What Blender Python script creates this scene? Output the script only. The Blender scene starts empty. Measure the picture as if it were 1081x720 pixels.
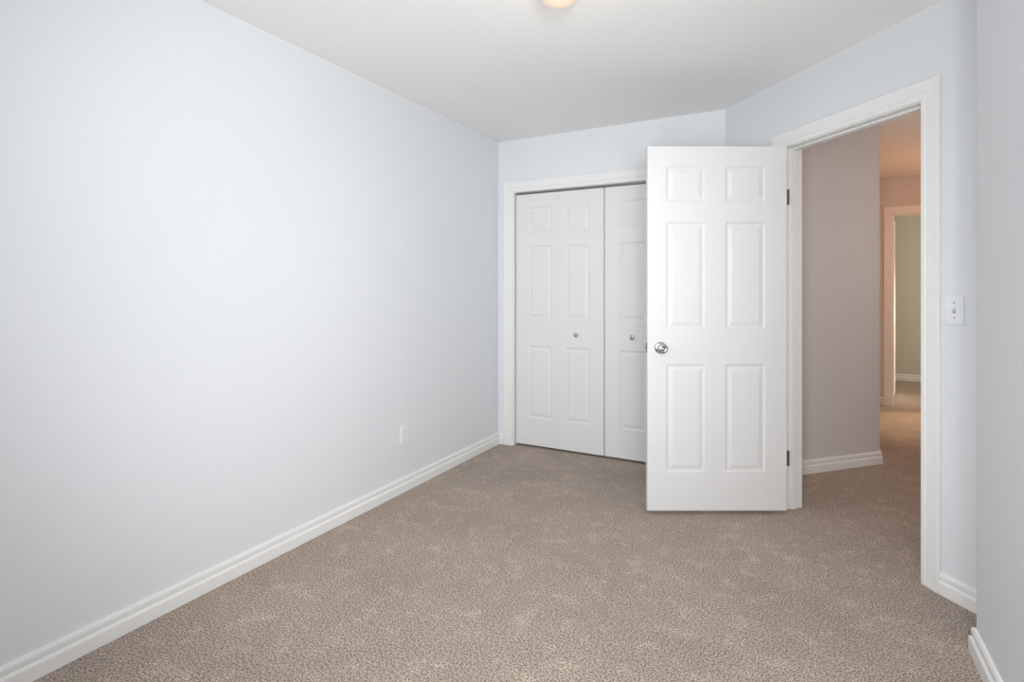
import bpy, bmesh, math
from mathutils import Vector, Matrix
C = bpy.context.scene

# ------------------------------------------------------------------ camera
cam_d = bpy.data.cameras.new('camera'); cam = bpy.data.objects.new('camera', cam_d)
C.collection.objects.link(cam); C.camera = cam
cam.location = (0, 0, 1.26)
cam.rotation_euler = (math.pi/2, 0, math.radians(28.19))
cam_d.sensor_width = 36; cam_d.lens = 577.05/1081*36
cam_d.shift_y = -(360-304.36)/1081
cam_d.clip_start = .02

# ------------------------------------------------------------------ world, lights, exposure
W = bpy.data.worlds.new('world'); C.world = W; W.use_nodes = True
bg = W.node_tree.nodes['Background']
bg.inputs[0].default_value = (.86, .93, 1, 1); bg.inputs[1].default_value = .25
C.view_settings.view_transform = 'Standard'; C.view_settings.look = 'None'
C.view_settings.exposure = 0; C.view_settings.gamma = 1
C.view_settings.use_curve_mapping = False

def area(name, loc, target, sx, sy, power, col):
    d = bpy.data.lights.new(name, 'AREA'); d.shape = 'RECTANGLE'; d.size = sx; d.size_y = sy
    d.energy = power; d.color = col
    o = bpy.data.objects.new(name, d); C.collection.objects.link(o); o.location = loc
    o.rotation_euler = (Vector(target)-Vector(loc)).to_track_quat('-Z', 'Z').to_euler()
    return o
def point(name, loc, power, col, r=.06):
    d = bpy.data.lights.new(name, 'POINT'); d.energy = power; d.color = col; d.shadow_soft_size = r
    o = bpy.data.objects.new(name, d); C.collection.objects.link(o); o.location = loc
    return o
REAR = -1.0
def spot(name, loc, target, power, ang, col, r=.2):
    d = bpy.data.lights.new(name, 'SPOT'); d.energy = power; d.spot_size = math.radians(ang); d.spot_blend = 1
    d.shadow_soft_size = r; d.color = col
    o = bpy.data.objects.new(name, d); C.collection.objects.link(o); o.location = loc
    o.rotation_euler = (Vector(target)-Vector(loc)).to_track_quat('-Z', 'Z').to_euler()
    return o
FL = (.972, .985, 1)
area('window_daylight', (-.85, REAR-.16, 1.5), (-.85, 1, 1.5), 1.75, 1.2, 4, (.9, .95, 1))
# fill lights added around the camera to brighten the room and its far walls
area('fill_area', (.42, .1, 1.6), (-2.2, 2.4, 1.4), .6, .6, 13, FL)
area('fill_area_small', (.42, .6, 1.3), (-2.2, 3.2, 1.5), .4, .4, 11, FL)
spot('fill_wide', (-.1, -.3, 1.1), (-1.0, 3.0, 1.45), 88, 112, FL)
spot('fill_left', (.3, -.3, 1.5), (-2.2, 3.0, 1.5), 124, 80, FL)
spot('fill_deep', (.3, -.3, 1.4), (-2.2, 3.9, 1.4), 44, 45, FL)
spot('fill_low', (-.2, -.2, 1.7), (-1.0, 2.6, .2), 96, 90, FL)
spot('fill_up', (-.3, -.4, .6), (-1.0, 1.8, 2.4), 66, 80, FL)
point('ceiling_lamp_light', (-.817, 1.907, 2.16), .5, (1, .88, .72), .07)
point('hall_near_fill', (1.5, 4.2, 1.6), 9.5, (1, .90, .82))  # unseen fill, added to even out the brightness of the hall partition
point('hall_lamp_light', (1.55, 6.0, 1.75), 12.5, (1, .45, .20))
spot('far_window_sun', (1.9, 8.9, 1.9), (.90, 6.25, 0), 480, 17, (1, .76, .48), .03)
spot('far_door_fill', (2.7, 8.6, 1.3), (.93, 7.7, .75), 260, 50, (1, .85, .62), .05)  # extra spot added to brighten the visible sliver of the far door leaf
area('far_room_daylight', (2.75, 8.2, 1.5), (.8, 8.0, 1.2), 1.1, 1.2, 17, (1, .88, .72))

# ------------------------------------------------------------------ helpers
def srgb(r, g, b):
    f = lambda v: (v/255/12.92) if v/255 <= .04045 else ((v/255+.055)/1.055)**2.4
    return (f(r), f(g), f(b), 1)
def nodes(name):
    m = bpy.data.materials.new(name); m.use_nodes = True
    return m, m.node_tree.nodes, m.node_tree.links, m.node_tree.nodes['Principled BSDF']
def painted(name, col, rough=.55, bump=.05, scale=220, spec=.4):
    m, N, L, P = nodes(name)
    P.inputs['Base Color'].default_value = col; P.inputs['Roughness'].default_value = rough
    P.inputs['Specular IOR Level'].default_value = spec
    t = N.new('ShaderNodeTexCoord'); n = N.new('ShaderNodeTexNoise'); n.inputs['Scale'].default_value = scale
    n.inputs['Detail'].default_value = 3
    L.new(t.outputs['Object'], n.inputs['Vector'])
    b = N.new('ShaderNodeBump'); b.inputs['Strength'].default_value = bump; b.inputs['Distance'].default_value = .002
    L.new(n.outputs['Fac'], b.inputs['Height']); L.new(b.outputs[0], P.inputs['Normal'])
    return m
M = {}
M['wall'] = painted('pale_blue_wall_paint', (.745, .768, .795, 1), .6, .08, 160)
M['ceiling'] = painted('white_ceiling_paint', (.88, .877, .865, 1), .8, .1, 120, .2)
M['trim'] = painted('white_semi_gloss_trim', (.82, .82, .81, 1), .35, .02, 300)
M['door'] = painted('white_door_paint', (.75, .75, .745, 1), .45, .03, 260, .3)
M['hall'] = painted('hall_wall_paint', (.66, .63, .62, 1), .6, .08, 160)
M['plate'] = painted('white_plastic', (.79, .81, .825, 1), .4, 0, 220, .3)
def metal(name, col, rough):
    m, N, L, P = nodes(name)
    P.inputs['Base Color'].default_value = col; P.inputs['Metallic'].default_value = 1
    P.inputs['Roughness'].default_value = rough
    n = N.new('ShaderNodeTexNoise'); n.inputs['Scale'].default_value = 90
    r = N.new('ShaderNodeMapRange'); r.inputs['To Min'].default_value = rough*.8; r.inputs['To Max'].default_value = rough*1.25
    L.new(n.outputs['Fac'], r.inputs['Value']); L.new(r.outputs[0], P.inputs['Roughness'])
    return m
M['chrome'] = metal('satin_chrome', (.62, .62, .65, 1), .2)
M['steel'] = metal('dull_steel', (.33, .32, .33, 1), .42)
M['knob'] = metal('brushed_nickel', (.45, .44, .44, 1), .28)
M['brass'] = metal('antique_brass', (.26, .235, .19, 1), .35)
m, N, L, P = nodes('dark_slot'); P.inputs['Base Color'].default_value = (.32, .32, .32, 1); M['dark'] = m
# lamp glass
m, N, L, P = nodes('warm_frosted_glass'); P.inputs['Base Color'].default_value = (.62, .54, .43, 1)
P.inputs['Roughness'].default_value = .35; P.inputs['Emission Color'].default_value = (1, .83, .6, 1)
P.inputs['Emission Strength'].default_value = .2; M['lamp'] = m
# window glass
m, N, L, P = nodes('clear_glass'); tr = N.new('ShaderNodeBsdfTransparent'); gl = N.new('ShaderNodeBsdfGlossy')
gl.inputs['Roughness'].default_value = .02; mx = N.new('ShaderNodeMixShader'); mx.inputs[0].default_value = .06
L.new(tr.outputs[0], mx.inputs[1]); L.new(gl.outputs[0], mx.inputs[2]); L.new(mx.outputs[0], N['Material Output'].inputs[0]); M['glass'] = m
# carpet
m, N, L, P = nodes('taupe_cut_pile_carpet'); M['carpet'] = m
P.inputs['Roughness'].default_value = .97; P.inputs['Specular IOR Level'].default_value = .05
P.inputs['Sheen Weight'].default_value = .15; P.inputs['Sheen Roughness'].default_value = .6
tc = N.new('ShaderNodeTexCoord')
def noise(scale, det, rough=.6):
    n = N.new('ShaderNodeTexNoise'); n.inputs['Scale'].default_value = scale; n.inputs['Detail'].default_value = det
    n.inputs['Roughness'].default_value = rough; L.new(tc.outputs['Object'], n.inputs['Vector']); return n
fine = noise(150, 3, .7); mid = noise(11, 5, .65); big = noise(2.3, 3, .55)
vor = N.new('ShaderNodeTexVoronoi'); vor.inputs['Scale'].default_value = 150; vor.inputs['Randomness'].default_value = 1
L.new(tc.outputs['Object'], vor.inputs['Vector'])
cr = N.new('ShaderNodeValToRGB'); e = cr.color_ramp.elements
e[0].position = .39; e[0].color = (.145, .111, .090, 1)
e[1].position = .63; e[1].color = (.70, .578, .478, 1)
x = cr.color_ramp.elements.new(.5); x.color = (.405, .323, .265, 1)
L.new(fine.outputs['Fac'], cr.inputs['Fac'])
def mrange(src, a, b, c, d):
    r = N.new('ShaderNodeMapRange'); r.inputs['From Min'].default_value = a; r.inputs['From Max'].default_value = b
    r.inputs['To Min'].default_value = c; r.inputs['To Max'].default_value = d; L.new(src, r.inputs['Value']); return r.outputs[0]
mul = N.new('ShaderNodeMath'); mul.operation = 'MULTIPLY'
L.new(mrange(mid.outputs['Fac'], .52, .72, .96, 1.28), mul.inputs[0]); L.new(mrange(big.outputs['Fac'], .35, .65, .93, 1.08), mul.inputs[1])
mx = N.new('ShaderNodeMix'); mx.data_type = 'RGBA'; mx.blend_type = 'MULTIPLY'; mx.inputs[0].default_value = 1
L.new(cr.outputs[0], mx.inputs[6]); L.new(mul.outputs[0], mx.inputs[7]); L.new(mx.outputs[2], P.inputs['Base Color'])
bm_ = N.new('ShaderNodeBump'); bm_.inputs['Strength'].default_value = .7; bm_.inputs['Distance'].default_value = .006
ad = N.new('ShaderNodeMath'); ad.operation = 'ADD'; L.new(fine.outputs['Fac'], ad.inputs[0]); L.new(vor.outputs['Distance'], ad.inputs[1])
L.new(ad.outputs[0], bm_.inputs['Height']); L.new(bm_.outputs[0], P.inputs['Normal'])

def link(name, bm, mat, parent=None, smooth=False, fix=True):
    if fix: bmesh.ops.recalc_face_normals(bm, faces=bm.faces)
    me = bpy.data.meshes.new(name); bm.to_mesh(me); bm.free()
    me.materials.append(mat)
    if smooth:
        for p in me.polygons: p.use_smooth = True
    o = bpy.data.objects.new(name, me); C.collection.objects.link(o)
    if parent: o.parent = parent
    return o
def struct(o, label=None):
    o['kind'] = 'structure'
    if label: o['label'] = label
    return o
def frame(origin, u):
    """local s along u, local d = into the solid (left-hand normal rotated), z up"""
    u = Vector((u[0], u[1], 0)).normalized(); n = Vector((-u.y, u.x, 0))
    return Matrix(((u.x, n.x, 0, origin[0]), (u.y, n.y, 0, origin[1]), (0, 0, 1, 0), (0, 0, 0, 1)))
I4 = Matrix.Identity(4)
def box(bm, x0, x1, y0, y1, z0, z1, mt=I4, bev=0):
    t = bmesh.new()
    vs = [t.verts.new((x, y, z)) for x in (x0, x1) for y in (y0, y1) for z in (z0, z1)]
    for f in ((0,1,3,2),(4,6,7,5),(0,4,5,1),(2,3,7,6),(0,2,6,4),(1,5,7,3)): t.faces.new([vs[i] for i in f])
    bmesh.ops.recalc_face_normals(t, faces=t.faces)
    if bev: bmesh.ops.bevel(t, geom=list(t.edges), offset=bev, segments=2, profile=.6, affect='EDGES')
    bmesh.ops.transform(t, matrix=mt, verts=t.verts)
    me = bpy.data.meshes.new('tmp'); t.to_mesh(me); t.free(); bm.from_mesh(me); bpy.data.meshes.remove(me)
def lathe(bm, prof, mt=I4, seg=32):
    """prof: (r, h) list turned around local z"""
    rings = []
    for r, h in prof:
        rings.append([bm.verts.new(mt @ Vector((r*math.cos(2*math.pi*i/seg), r*math.sin(2*math.pi*i/seg), h))) for i in range(seg)] if r > 1e-6 else [bm.verts.new(mt @ Vector((0, 0, h)))])
    for a, b in zip(rings, rings[1:]):
        for i in range(seg):
            j = (i+1) % seg
            if len(a) == 1 and len(b) == 1: continue
            if len(a) == 1: bm.faces.new((a[0], b[i], b[j]))
            elif len(b) == 1: bm.faces.new((a[i], a[j], b[0]))
            else: bm.faces.new((a[i], a[j], b[j], b[i]))
def prism(bm, poly, z0, z1):
    a = [bm.verts.new((x, y, z0)) for x, y in poly]; b = [bm.verts.new((x, y, z1)) for x, y in poly]
    bm.faces.new(a); bm.faces.new(b); n = len(poly)
    for i in range(n): bm.faces.new((a[i], a[(i+1) % n], b[(i+1) % n], b[i]))

# ------------------------------------------------------------------ key measurements
XL, YB, H = -2.1997, 3.869, 2.449                       # left wall, closet wall, ceiling height
B = Vector((-.4664, YB, 0))                             # corner closet wall / angled wall
A = math.radians(42.864); U = Vector((math.sin(A), -math.cos(A), 0)); ND = Vector((math.cos(A), math.sin(A), 0))
XR, YR = .521, 2.416                                    # outside corner of right wall
WT = .115
FD = frame(B, U)                                        # angled wall frame (d>0 into hallway)
FB = frame((XL, YB), (1, 0))                            # closet wall frame
SEND = (YB-YR)/math.cos(A)
J0, J1, JZ = .535, 1.331, 2.057                         # doorway jamb faces, head
K0, K1, KZ = .143, 1.631, 2.026                         # closet opening
HP = Vector((-.0225, 4.202, 0)); HC = Vector((.474, 4.722, 0))     # hall partition face
HU = (HC-HP).normalized()
FARY = 7.1; FX0, FX1, FZ = .835, 1.62, 2.05
ROOM2Y = 9.1

# ------------------------------------------------------------------ shell
bm = bmesh.new(); box(bm, -2.4, 3.2, REAR-.15, ROOM2Y+.15, -.12, 0); struct(link('floor', bm, M['carpet']), 'taupe cut pile carpet')
bm = bmesh.new(); box(bm, -2.4, 3.2, REAR-.15, ROOM2Y+.15, H, H+.12); struct(link('ceiling', bm, M['ceiling']), 'flat white ceiling')
bm = bmesh.new(); box(bm, XL-.15, XL, REAR-.15, 4.62, 0, H); struct(link('wall_left', bm, M['wall']), 'long pale blue wall')
bm = bmesh.new()
box(bm, 0, K0-.016, 0, WT, 0, H, FB); box(bm, K1+.016, B.x-XL, 0, WT, 0, H, FB); box(bm, K0-.016, K1+.016, 0, WT, KZ+.016, H, FB)
struct(link('wall_back', bm, M['wall']), 'pale blue closet wall')
bm = bmesh.new()
box(bm, 0, J0-.018, 0, WT, 0, H, FD); box(bm, J1+.018, SEND, 0, WT, 0, H, FD); box(bm, J0-.018, J1+.018, 0, WT, JZ+.018, H, FD)
struct(link('wall_angled', bm, M['wall']), 'pale blue angled wall around doorway')
bm = bmesh.new(); prism(bm, [(XR, REAR), (XR+.1, REAR), (XR+.1, YR-.1), (2.0, YR-.1), (2.0, YR), (XR, YR)], 0, H)
struct(link('wall_right', bm, M['wall']), 'pale blue right wall ending in an outside corner')
# rear wall with window
WX0, WX1, WZ0, WZ1 = -1.75, .05, .9, 2.12
bm = bmesh.new()
box(bm, XL, WX0, REAR-.15, REAR, 0, H); box(bm, WX1, XR+.1, REAR-.15, REAR, 0, H)
box(bm, WX0, WX1, REAR-.15, REAR, 0, WZ0); box(bm, WX0, WX1, REAR-.15, REAR, WZ1, H)
struct(link('wall_rear', bm, M['wall']))
w = bpy.data.objects.new('window_1', None); C.collection.objects.link(w); w.location = (-.85, REAR, WZ0); struct(w, 'bedroom window')
TL = Matrix.Translation((.85, -REAR, -WZ0))
bm = bmesh.new()
for a in ((WX0, WX1, WZ0, WZ0+.05), (WX0, WX1, WZ1-.05, WZ1), (WX0, WX0+.05, WZ0+.05, WZ1-.05), (WX1-.05, WX1, WZ0+.05, WZ1-.05), (-.875, -.825, WZ0+.05, WZ1-.05)):
    box(bm, a[0], a[1], REAR-.12, REAR-.06, a[2], a[3], TL)
link('window_frame', bm, M['trim'], w)
bm = bmesh.new(); box(bm, WX0+.05, WX1-.05, REAR-.094, REAR-.09, WZ0+.05, WZ1-.05, TL); link('window_pane', bm, M['glass'], w)
bm = bmesh.new(); box(bm, WX0-.04, WX1+.04, REAR-.06, REAR+.03, WZ0-.02, WZ0+.004, TL, .003); link('window_sill', bm, M['trim'], w)
# closet interior
bm = bmesh.new(); prism(bm, [(XL, 4.5), (-.34, 4.5), (-.34, 4.62), (XL, 4.62)], 0, H); struct(link('wall_closet', bm, M['wall']))
bm = bmesh.new(); prism(bm, [(B.x, YB+WT+.001), (-.36, YB+WT+.001), (-.34, 4.5), (B.x, 4.5)], 0, H); struct(link('wall_closet_side', bm, M['wall']))
# hallway
HN = Vector((-HU.y, HU.x, 0))
t = (B.dot(ND)+WT - HP.dot(ND))/HU.dot(ND); H0 = HP + HU*t
bm = bmesh.new(); p = [H0, HC, Vector((HC.x, FARY, 0)), Vector((HC.x-.12, FARY, 0)), HC+HN*.12+Vector((-.05, .1, 0)), H0+HN*.1]
prism(bm, [(q.x, q.y) for q in p], 0, H); struct(link('wall_hall', bm, M['hall']), 'grey hallway partition beyond the doorway')
bm = bmesh.new()
box(bm, .2, FX0-.018, FARY, FARY+.115, 0, H); box(bm, FX1+.018, 2.0, FARY, FARY+.115, 0, H); box(bm, FX0-.018, FX1+.018, FARY, FARY+.115, FZ+.018, H)
struct(link('wall_hall_end', bm, M['hall']))
bm = bmesh.new(); box(bm, 2.0, 2.12, YR-.1, FARY+.115, 0, H); struct(link('wall_hall_right', bm, M['hall']))
bm = bmesh.new()
box(bm, .08, 3.1, ROOM2Y, ROOM2Y+.12, 0, H); box(bm, .08, .2, FARY, ROOM2Y, 0, H); box(bm, 3.0, 3.1, FARY+.115, ROOM2Y, 0, H); box(bm, 2.12, 3.0, FARY, FARY+.115, 0, H)
struct(link('wall_far_room', bm, painted('far_room_wall_paint', (.62, .60, .53, 1), .6, .08, 160)))

# ------------------------------------------------------------------ trims
BP = [(0, 0), (.019, 0), (.019, .046), (.0175, .050), (.010, .055), (.0095, .060), (.013, .064), (.013, .078), (.009, .086), (.004, .088), (0, .088)]
def baseboard(name, pts, label=None, mat='trim'):
    """room lies to the RIGHT of the walking direction"""
    P2 = [Vector(p) for p in pts]; n = len(P2); offs = []
    for i in range(n):
        ds = []
        if i > 0: ds.append((P2[i]-P2[i-1]).normalized())
        if i < n-1: ds.append((P2[i+1]-P2[i]).normalized())
        ns = [Vector((d.y, -d.x)) for d in ds]
        if len(ns) == 1: offs.append(ns[0])
        else:
            m = (ns[0]+ns[1]).normalized(); offs.append(m/ m.dot(ns[0]))
    bm = bmesh.new(); rows = []
    for d, z in BP: rows.append([bm.verts.new((P2[i].x+offs[i].x*d, P2[i].y+offs[i].y*d, z)) for i in range(n)])
    for a, b in zip(rows, rows[1:]+rows[:1]):
        for i in range(n-1): bm.faces.new((a[i], a[i+1], b[i+1], b[i]))
    bm.faces.new([r[0] for r in rows]); bm.faces.new([r[-1] for r in rows])
    return struct(link(name, bm, M[mat]), label)
CP = [(0, 0), (0, .009), (.003, .011), (.018, .012), (.022, .0095), (.026, .0095), (.031, .0145), (.058, .016), (.075, .018), (.081, .017), (.083, .014), (.083, 0)]
def casing(name, x0, x1, zt, mt, flip=1, off=0, label=None, x1cap=None):
    bm = bmesh.new(); rows = []
    for a, d in CP:
        y = off - flip*d; a2 = a if x1cap is None else min(a, x1cap)
        rows.append([bm.verts.new(mt @ Vector(v)) for v in ((x0-a, y, 0), (x0-a, y, zt+a), (x1+a2, y, zt+a), (x1+a2, y, 0))])
    for a, b in zip(rows, rows[1:]+rows[:1]):
        for i in range(3): bm.faces.new((a[i], a[i+1], b[i+1], b[i]))
    bm.faces.new([r[0] for r in rows]); bm.faces.new([r[-1] for r in rows])
    return struct(link(name, bm, M['trim']), label)
def jamb(name, x0, x1, zt, mt, t=.018, stop=None, label=None):
    bm = bmesh.new()
    box(bm, x0-t, x0, 0, WT, 0, zt+t, mt); box(bm, x1, x1+t, 0, WT, 0, zt+t, mt); box(bm, x0, x1, 0, WT, zt, zt+t, mt)
    if stop:
        a, b = stop
        box(bm, x0, x0+.011, a, b, 0, zt, mt, .002); box(bm, x1-.011, x1, a, b, 0, zt, mt, .002); box(bm, x0+.011, x1-.011, a, b, zt-.011, zt, mt, .002)
    return struct(link(name, bm, M['trim']), label)
g = .005
casing('trim_1', J0-g, J1+g, JZ+g, FD, label='white door casing on the angled wall')
casing('trim_2', J0-g, J1+g, JZ+g, FD, -1, WT)
jamb('trim_3', J0, J1, JZ, FD, stop=(.04, .072), label='white door jamb with stop')
casing('trim_4', K0-g, K1+g, KZ+g-.003, FB, label='white casing around the closet opening')
jamb('trim_5', K0, K1, KZ, FB, .016)
FF = frame((0, FARY), (1, 0))
casing('trim_6', FX0-g, FX1+g, FZ+g, FF, label='white casing at the end of the hallway')
jamb('trim_7', FX0, FX1, FZ, FF, .018, stop=(.04, .072))
def fd(s, d=0): v = FD @ Vector((s, d, 0)); return (v.x, v.y)
cw = .083+g
baseboard('baseboard_left', [(XL, REAR), (XL, YB), (XL+K0-cw, YB)], 'white baseboard along the long wall')
baseboard('baseboard_angled', [fd(0.012), fd(J0-cw)])
# right of doorway, then the return and the right wall
baseboard('baseboard_angled_right', [fd(J1+cw), fd(SEND-.003)], 'short white baseboard beside the doorway')
baseboard('baseboard_right', [(.86, YR), (XR, YR), (XR, REAR), (XL+.02, REAR)], 'white baseboard wrapping the outside corner')
hs = H0+HU*.02
baseboard('baseboard_hall', [(hs.x, hs.y), (HC.x, HC.y), (HC.x, FARY), (FX0-cw, FARY)], 'white baseboard on the hallway partition')
baseboard('baseboard_far_room', [(.2, ROOM2Y), (3.0, ROOM2Y)])

# ------------------------------------------------------------------ panelled doors
RINGS = [(0, 0), (.003, .003), (.008, .0062), (.013, .0068), (.017, .0066), (.036, .0012), (.039, .001)]
def board(bm, w, z0, z1, t, cols, rows, mt, both=True):
    """local x 0..w, front face y=0 (looking -y), back y=t"""
    xs = sorted({0, w, *[v for c in cols for v in c]}); zs = sorted({z0, z1, *[v for r in rows for v in r]})
    tb = bmesh.new()
    def side(y, sg):
        for a, b in zip(xs, xs[1:]):
            for c, d in zip(zs, zs[1:]):
                if (a, b) in cols and (c, d) in rows:
                    prev = None
                    for ins, dep in RINGS:
                        r = [tb.verts.new(v) for v in ((a+ins, y+sg*dep, c+ins), (b-ins, y+sg*dep, c+ins), (b-ins, y+sg*dep, d-ins), (a+ins, y+sg*dep, d-ins))]
                        if prev:
                            for i in range(4): tb.faces.new((prev[i], prev[(i+1) % 4], r[(i+1) % 4], r[i]))
                        prev = r
                    tb.faces.new(prev)
                else:
                    tb.faces.new([tb.verts.new(v) for v in ((a, y, c), (b, y, c), (b, y, d), (a, y, d))])
    side(0, 1)
    side(t, -1) if both else tb.faces.new([tb.verts.new(v) for v in ((0, t, z0), (w, t, z0), (w, t, z1), (0, t, z1))])
    def strip(p, axis):
        for a, b in zip(p, p[1:]): tb.faces.new([tb.verts.new(v) for v in axis(a, b)])
    e = .0
    for X in (0, w): strip(zs, lambda a, b: ((X, 0, a), (X, 0, b), (X, t, b), (X, t, a)))
    for Z in (z0, z1): strip(xs, lambda a, b: ((a, 0, Z), (b, 0, Z), (b, t, Z), (a, t, Z)))
    bmesh.ops.remove_doubles(tb, verts=tb.verts, dist=1e-5)
    bmesh.ops.recalc_face_normals(tb, faces=tb.faces)
    bmesh.ops.transform(tb, matrix=mt, verts=tb.verts)
    me = bpy.data.meshes.new('tmp'); tb.to_mesh(me); tb.free(); bm.from_mesh(me); bpy.data.meshes.remove(me)

# main door: local x from the free edge to the hinge, front face towards the camera
D0 = Vector((-.7738, 3.0418, 0)); D1 = Vector((-.0897, 3.4085, 0)); DW = (D1-D0).length
DM = frame(D0, D1-D0)
door = bpy.data.objects.new('door_1', None); C.collection.objects.link(door); door.location = (D1.x, D1.y, 0)
door.rotation_euler = (0, 0, math.atan2((D1-D0).y, (D1-D0).x))
struct(door, 'white six panel bedroom door standing open with chrome knob')
LM = Matrix.Translation((-DW, 0, 0))                     # leaf local: hinge at 0
T = .035
bm = bmesh.new()
board(bm, DW, .021, 2.051, T, [(.105, .322), (.435, .658)], [(.236, .836), (1.033, 1.628), (1.742, 1.940)], LM)
link('door_leaf', bm, M['door'], door, fix=False)
KX, KH = .071-DW, .929
def knob(parent, sgn, y0, detail=True):
    mt = Matrix.Translation((KX, y0, KH)) @ Matrix.Rotation(math.radians(90*sgn), 4, 'X')
    bm = bmesh.new()
    lathe(bm, [(0, 0), (.0335, 0), (.0335, .003), (.031, .007), (.024, .009), (.0125, .011), (.0115, .026), (.013, .030), (.021, .035), (.0275, .043), (.029, .051), (.027, .058), (.020, .0635), (.012, .0645), (.0105, .062), (0, .0615)], mt, 40)
    k = link('door_knob', bm, M['chrome'], parent, True)
    bm = bmesh.new(); lathe(bm, [(0, .0614), (.006, .0614), (.006, .067), (.0045, .068), (0, .068)], mt, 20)
    link('lock_button', bm, M['chrome'], k, True)
knob(door, 1, 0); knob(door, -1, T)
bm = bmesh.new(); box(bm, -.0015, .0005, T/2-.0125, T/2+.0125, KH-.028, KH+.028, LM, .0006)
box(bm, -.013, 0, T/2-.007, T/2+.007, KH-.009, KH+.009, LM, .003); link('latch', bm, M['brass'], door)
# hinges: plate on the leaf edge, knuckle, plate on the jamb
inv = door.matrix_basis.inverted()
for z in (1.78, .291):
    bm = bmesh.new()
    box(bm, 0, .0022, .004, T, z-.044, z+.044)
    for k in range(5):
        a = z-.044+k*.0176
        lathe(bm, [(0, a+.0006), (.006, a+.0006), (.006, a+.017), (0, a+.017)], Matrix.Translation((.006, T+.005, 0)), 14)
    pj = FD @ Vector((J0, .002, 0)); box(bm, J0, J0+.0022, .0, .032, z-.044, z+.044, inv @ FD)
    kn = inv @ FD @ Vector((J0+.0011, 0.001, z)); kv = Vector((.006, T+.005, z)); dv = kn-kv
    mt = Matrix.Translation((kv.x, kv.y, 0)) @ Matrix.Rotation(math.atan2(dv.y, dv.x), 4, 'Z')
    box(bm, .003, math.hypot(dv.x, dv.y), -.0011, .0011, z-.044, z+.044, mt)
    link('hinge', bm, M['steel'], door)

# closet bifold doors
REC, LT = .028, .028
def bifold(name, s0, s1, mirror_knob, label):
    e = bpy.data.objects.new(name, None); C.collection.objects.link(e); e.location = (XL+s0, YB+REC, 0); struct(e, label)
    lw = (s1-s0)/2
    for i in range(2):
        a, b = (.112, .055) if i == 0 else (.055, .112)
        bm = bmesh.new(); w_ = lw-.0009
        board(bm, w_, .017, 2.008, LT, [(a, w_-b)], [(.232, .805), (1.02, 1.595), (1.70, 1.902)], Matrix.Translation((i*lw+.001, 0, 0)), False)
        lf = link('closet_leaf', bm, M['door'], e, fix=False)
        if i == mirror_knob:
            bm = bmesh.new(); mt = Matrix.Translation((i*lw+a+(w_-a-b)/2, 0, .905)) @ Matrix.Rotation(math.radians(90), 4, 'X')
            lathe(bm, [(0, 0), (.010, 0), (.010, .002), (.0065, .004), (.006, .012), (.0105, .016), (.0155, .021), (.0165, .025), (.014, .029), (.007, .0315), (0, .032)], mt, 24)
            link('closet_knob', bm, M['knob'], lf, True)
bifold('door_2', .150, .884, 1, 'left pair of white panelled bifold closet doors')
bifold('door_3', .8905, 1.6245, 0, 'right pair of white panelled bifold closet doors behind the open door')
bm = bmesh.new(); box(bm, K0, K1, .032, .052, KZ-.012, KZ, FB); struct(link('trim_8', bm, M['steel']), 'dark closet door track')

# door at the end of the hall, ajar
F0 = Vector((.849, 7.215)); F1 = Vector((.956, 7.95)); fv = (F1-F0)
e = bpy.data.objects.new('door_4', None); C.collection.objects.link(e); e.location = (F0.x, F0.y, 0); e.rotation_euler = (0, 0, math.atan2(fv.y, fv.x))
struct(e, 'white door standing open at the end of the hallway')
bm = bmesh.new(); fw = fv.length
board(bm, fw, .02, 2.035, T, [(.105, .32), (.42, .635)], [(.236, .836), (1.033, 1.628), (1.742, 1.94)], I4)
link('door_leaf', bm, M['door'], e, fix=False)

# ------------------------------------------------------------------ things
def thing(name, mt, label, cat):
    o = bpy.data.objects.new(name, None); C.collection.objects.link(o); o.matrix_world = mt
    o['label'] = label; o['category'] = cat; return o
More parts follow.
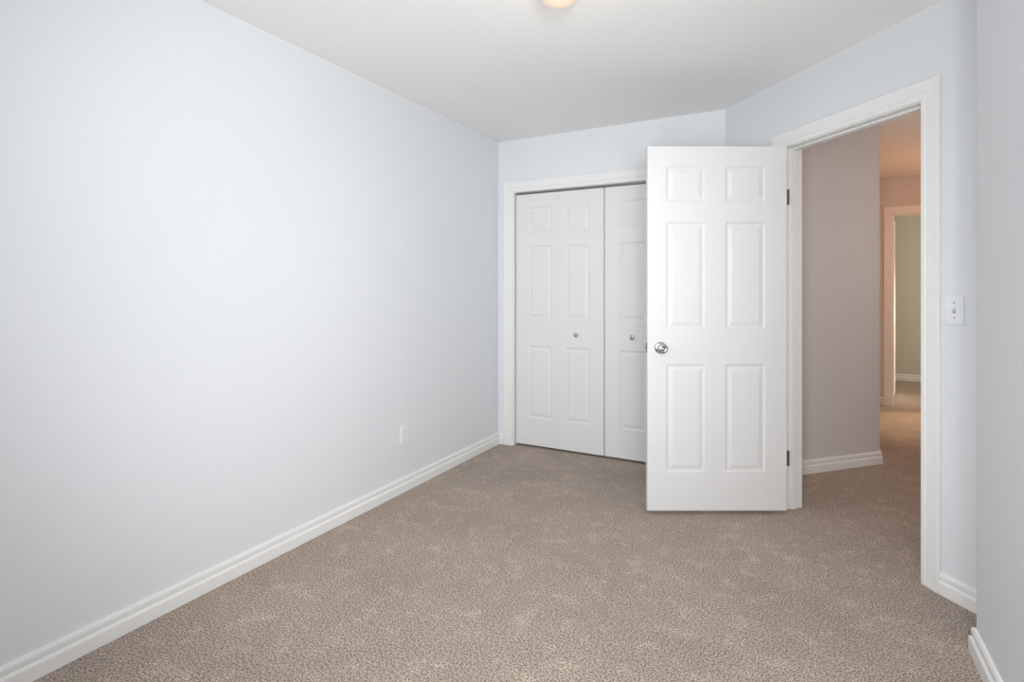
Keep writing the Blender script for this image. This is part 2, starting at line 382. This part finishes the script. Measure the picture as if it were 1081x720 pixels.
# wall plates: local x along wall, y into wall, z up
sw = thing('light_switch', FD @ Matrix.Translation((1.472, 0, 1.171)), 'white toggle light switch on the angled wall right of the doorway', 'switch')
bm = bmesh.new(); box(bm, -.0355, .0355, -.006, 0, -.0575, .0575, I4, .0025); link('cover_plate', bm, M['plate'], sw)
bm = bmesh.new(); box(bm, -.005, .005, -.0065, -.0055, -.012, .012); fr = link('toggle_slot', bm, M['dark'], sw)
bm = bmesh.new(); box(bm, -.0038, .0038, -.018, 0, -.006, .006, Matrix.Translation((0, -.003, .002)) @ Matrix.Rotation(math.radians(-28), 4, 'X'), .001); link('toggle', bm, M['plate'], sw)
for z in (.0302, -.0302):
    bm = bmesh.new(); lathe(bm, [(0, 0), (.0034, 0), (.003, .0012), (0, .0016)], Matrix.Translation((0, -.006, z)) @ Matrix.Rotation(math.radians(90), 4, 'X'), 14); link('screw', bm, M['steel'], sw)
ou = thing('electrical_outlet', frame((XL, 2.68), (0, 1)) @ Matrix.Translation((0, 0, .356)), 'white electrical outlet low on the long left wall', 'outlet')
bm = bmesh.new(); box(bm, -.0355, .0355, -.006, 0, -.0575, .0575, I4, .0025); link('cover_plate', bm, M['plate'], ou)
for z in (.0195, -.0195):
    bm = bmesh.new(); box(bm, -.0165, .0165, -.0085, -.005, z-.0135, z+.0135, I4, .0025); r = link('socket', bm, M['plate'], ou)
    bm = bmesh.new()
    box(bm, -.0075, -.0055, -.0089, -.008, z-.002, z+.007); box(bm, .0055, .0075, -.0089, -.008, z-.002, z+.007); box(bm, -.002, .002, -.0089, -.008, z-.009, z-.005)
    link('slots', bm, M['dark'], r)
bm = bmesh.new(); lathe(bm, [(0, 0), (.003, 0), (.0026, .001), (0, .0014)], Matrix.Translation((0, -.006, 0)) @ Matrix.Rotation(math.radians(90), 4, 'X'), 14); link('screw', bm, M['steel'], ou)
# ceiling light
cl = thing('ceiling_light', Matrix.Translation((-.817, 1.907, H)), 'small frosted glass ceiling light glowing warm above the room', 'light')
bm = bmesh.new(); lathe(bm, [(0, 0), (.085, 0), (.085, -.012), (.078, -.022), (.06, -.03), (0, -.03)], I4, 48); link('ceiling_mount', bm, M['plate'], cl, True)
bm = bmesh.new(); lathe(bm, [(.055, -.029), (.058, -.04), (.070, -.055), (.075, -.075), (.072, -.090), (.060, -.102), (.040, -.110), (.018, -.1125), (0, -.113)], I4, 48); link('lamp_shade', bm, M['lamp'], cl, True)
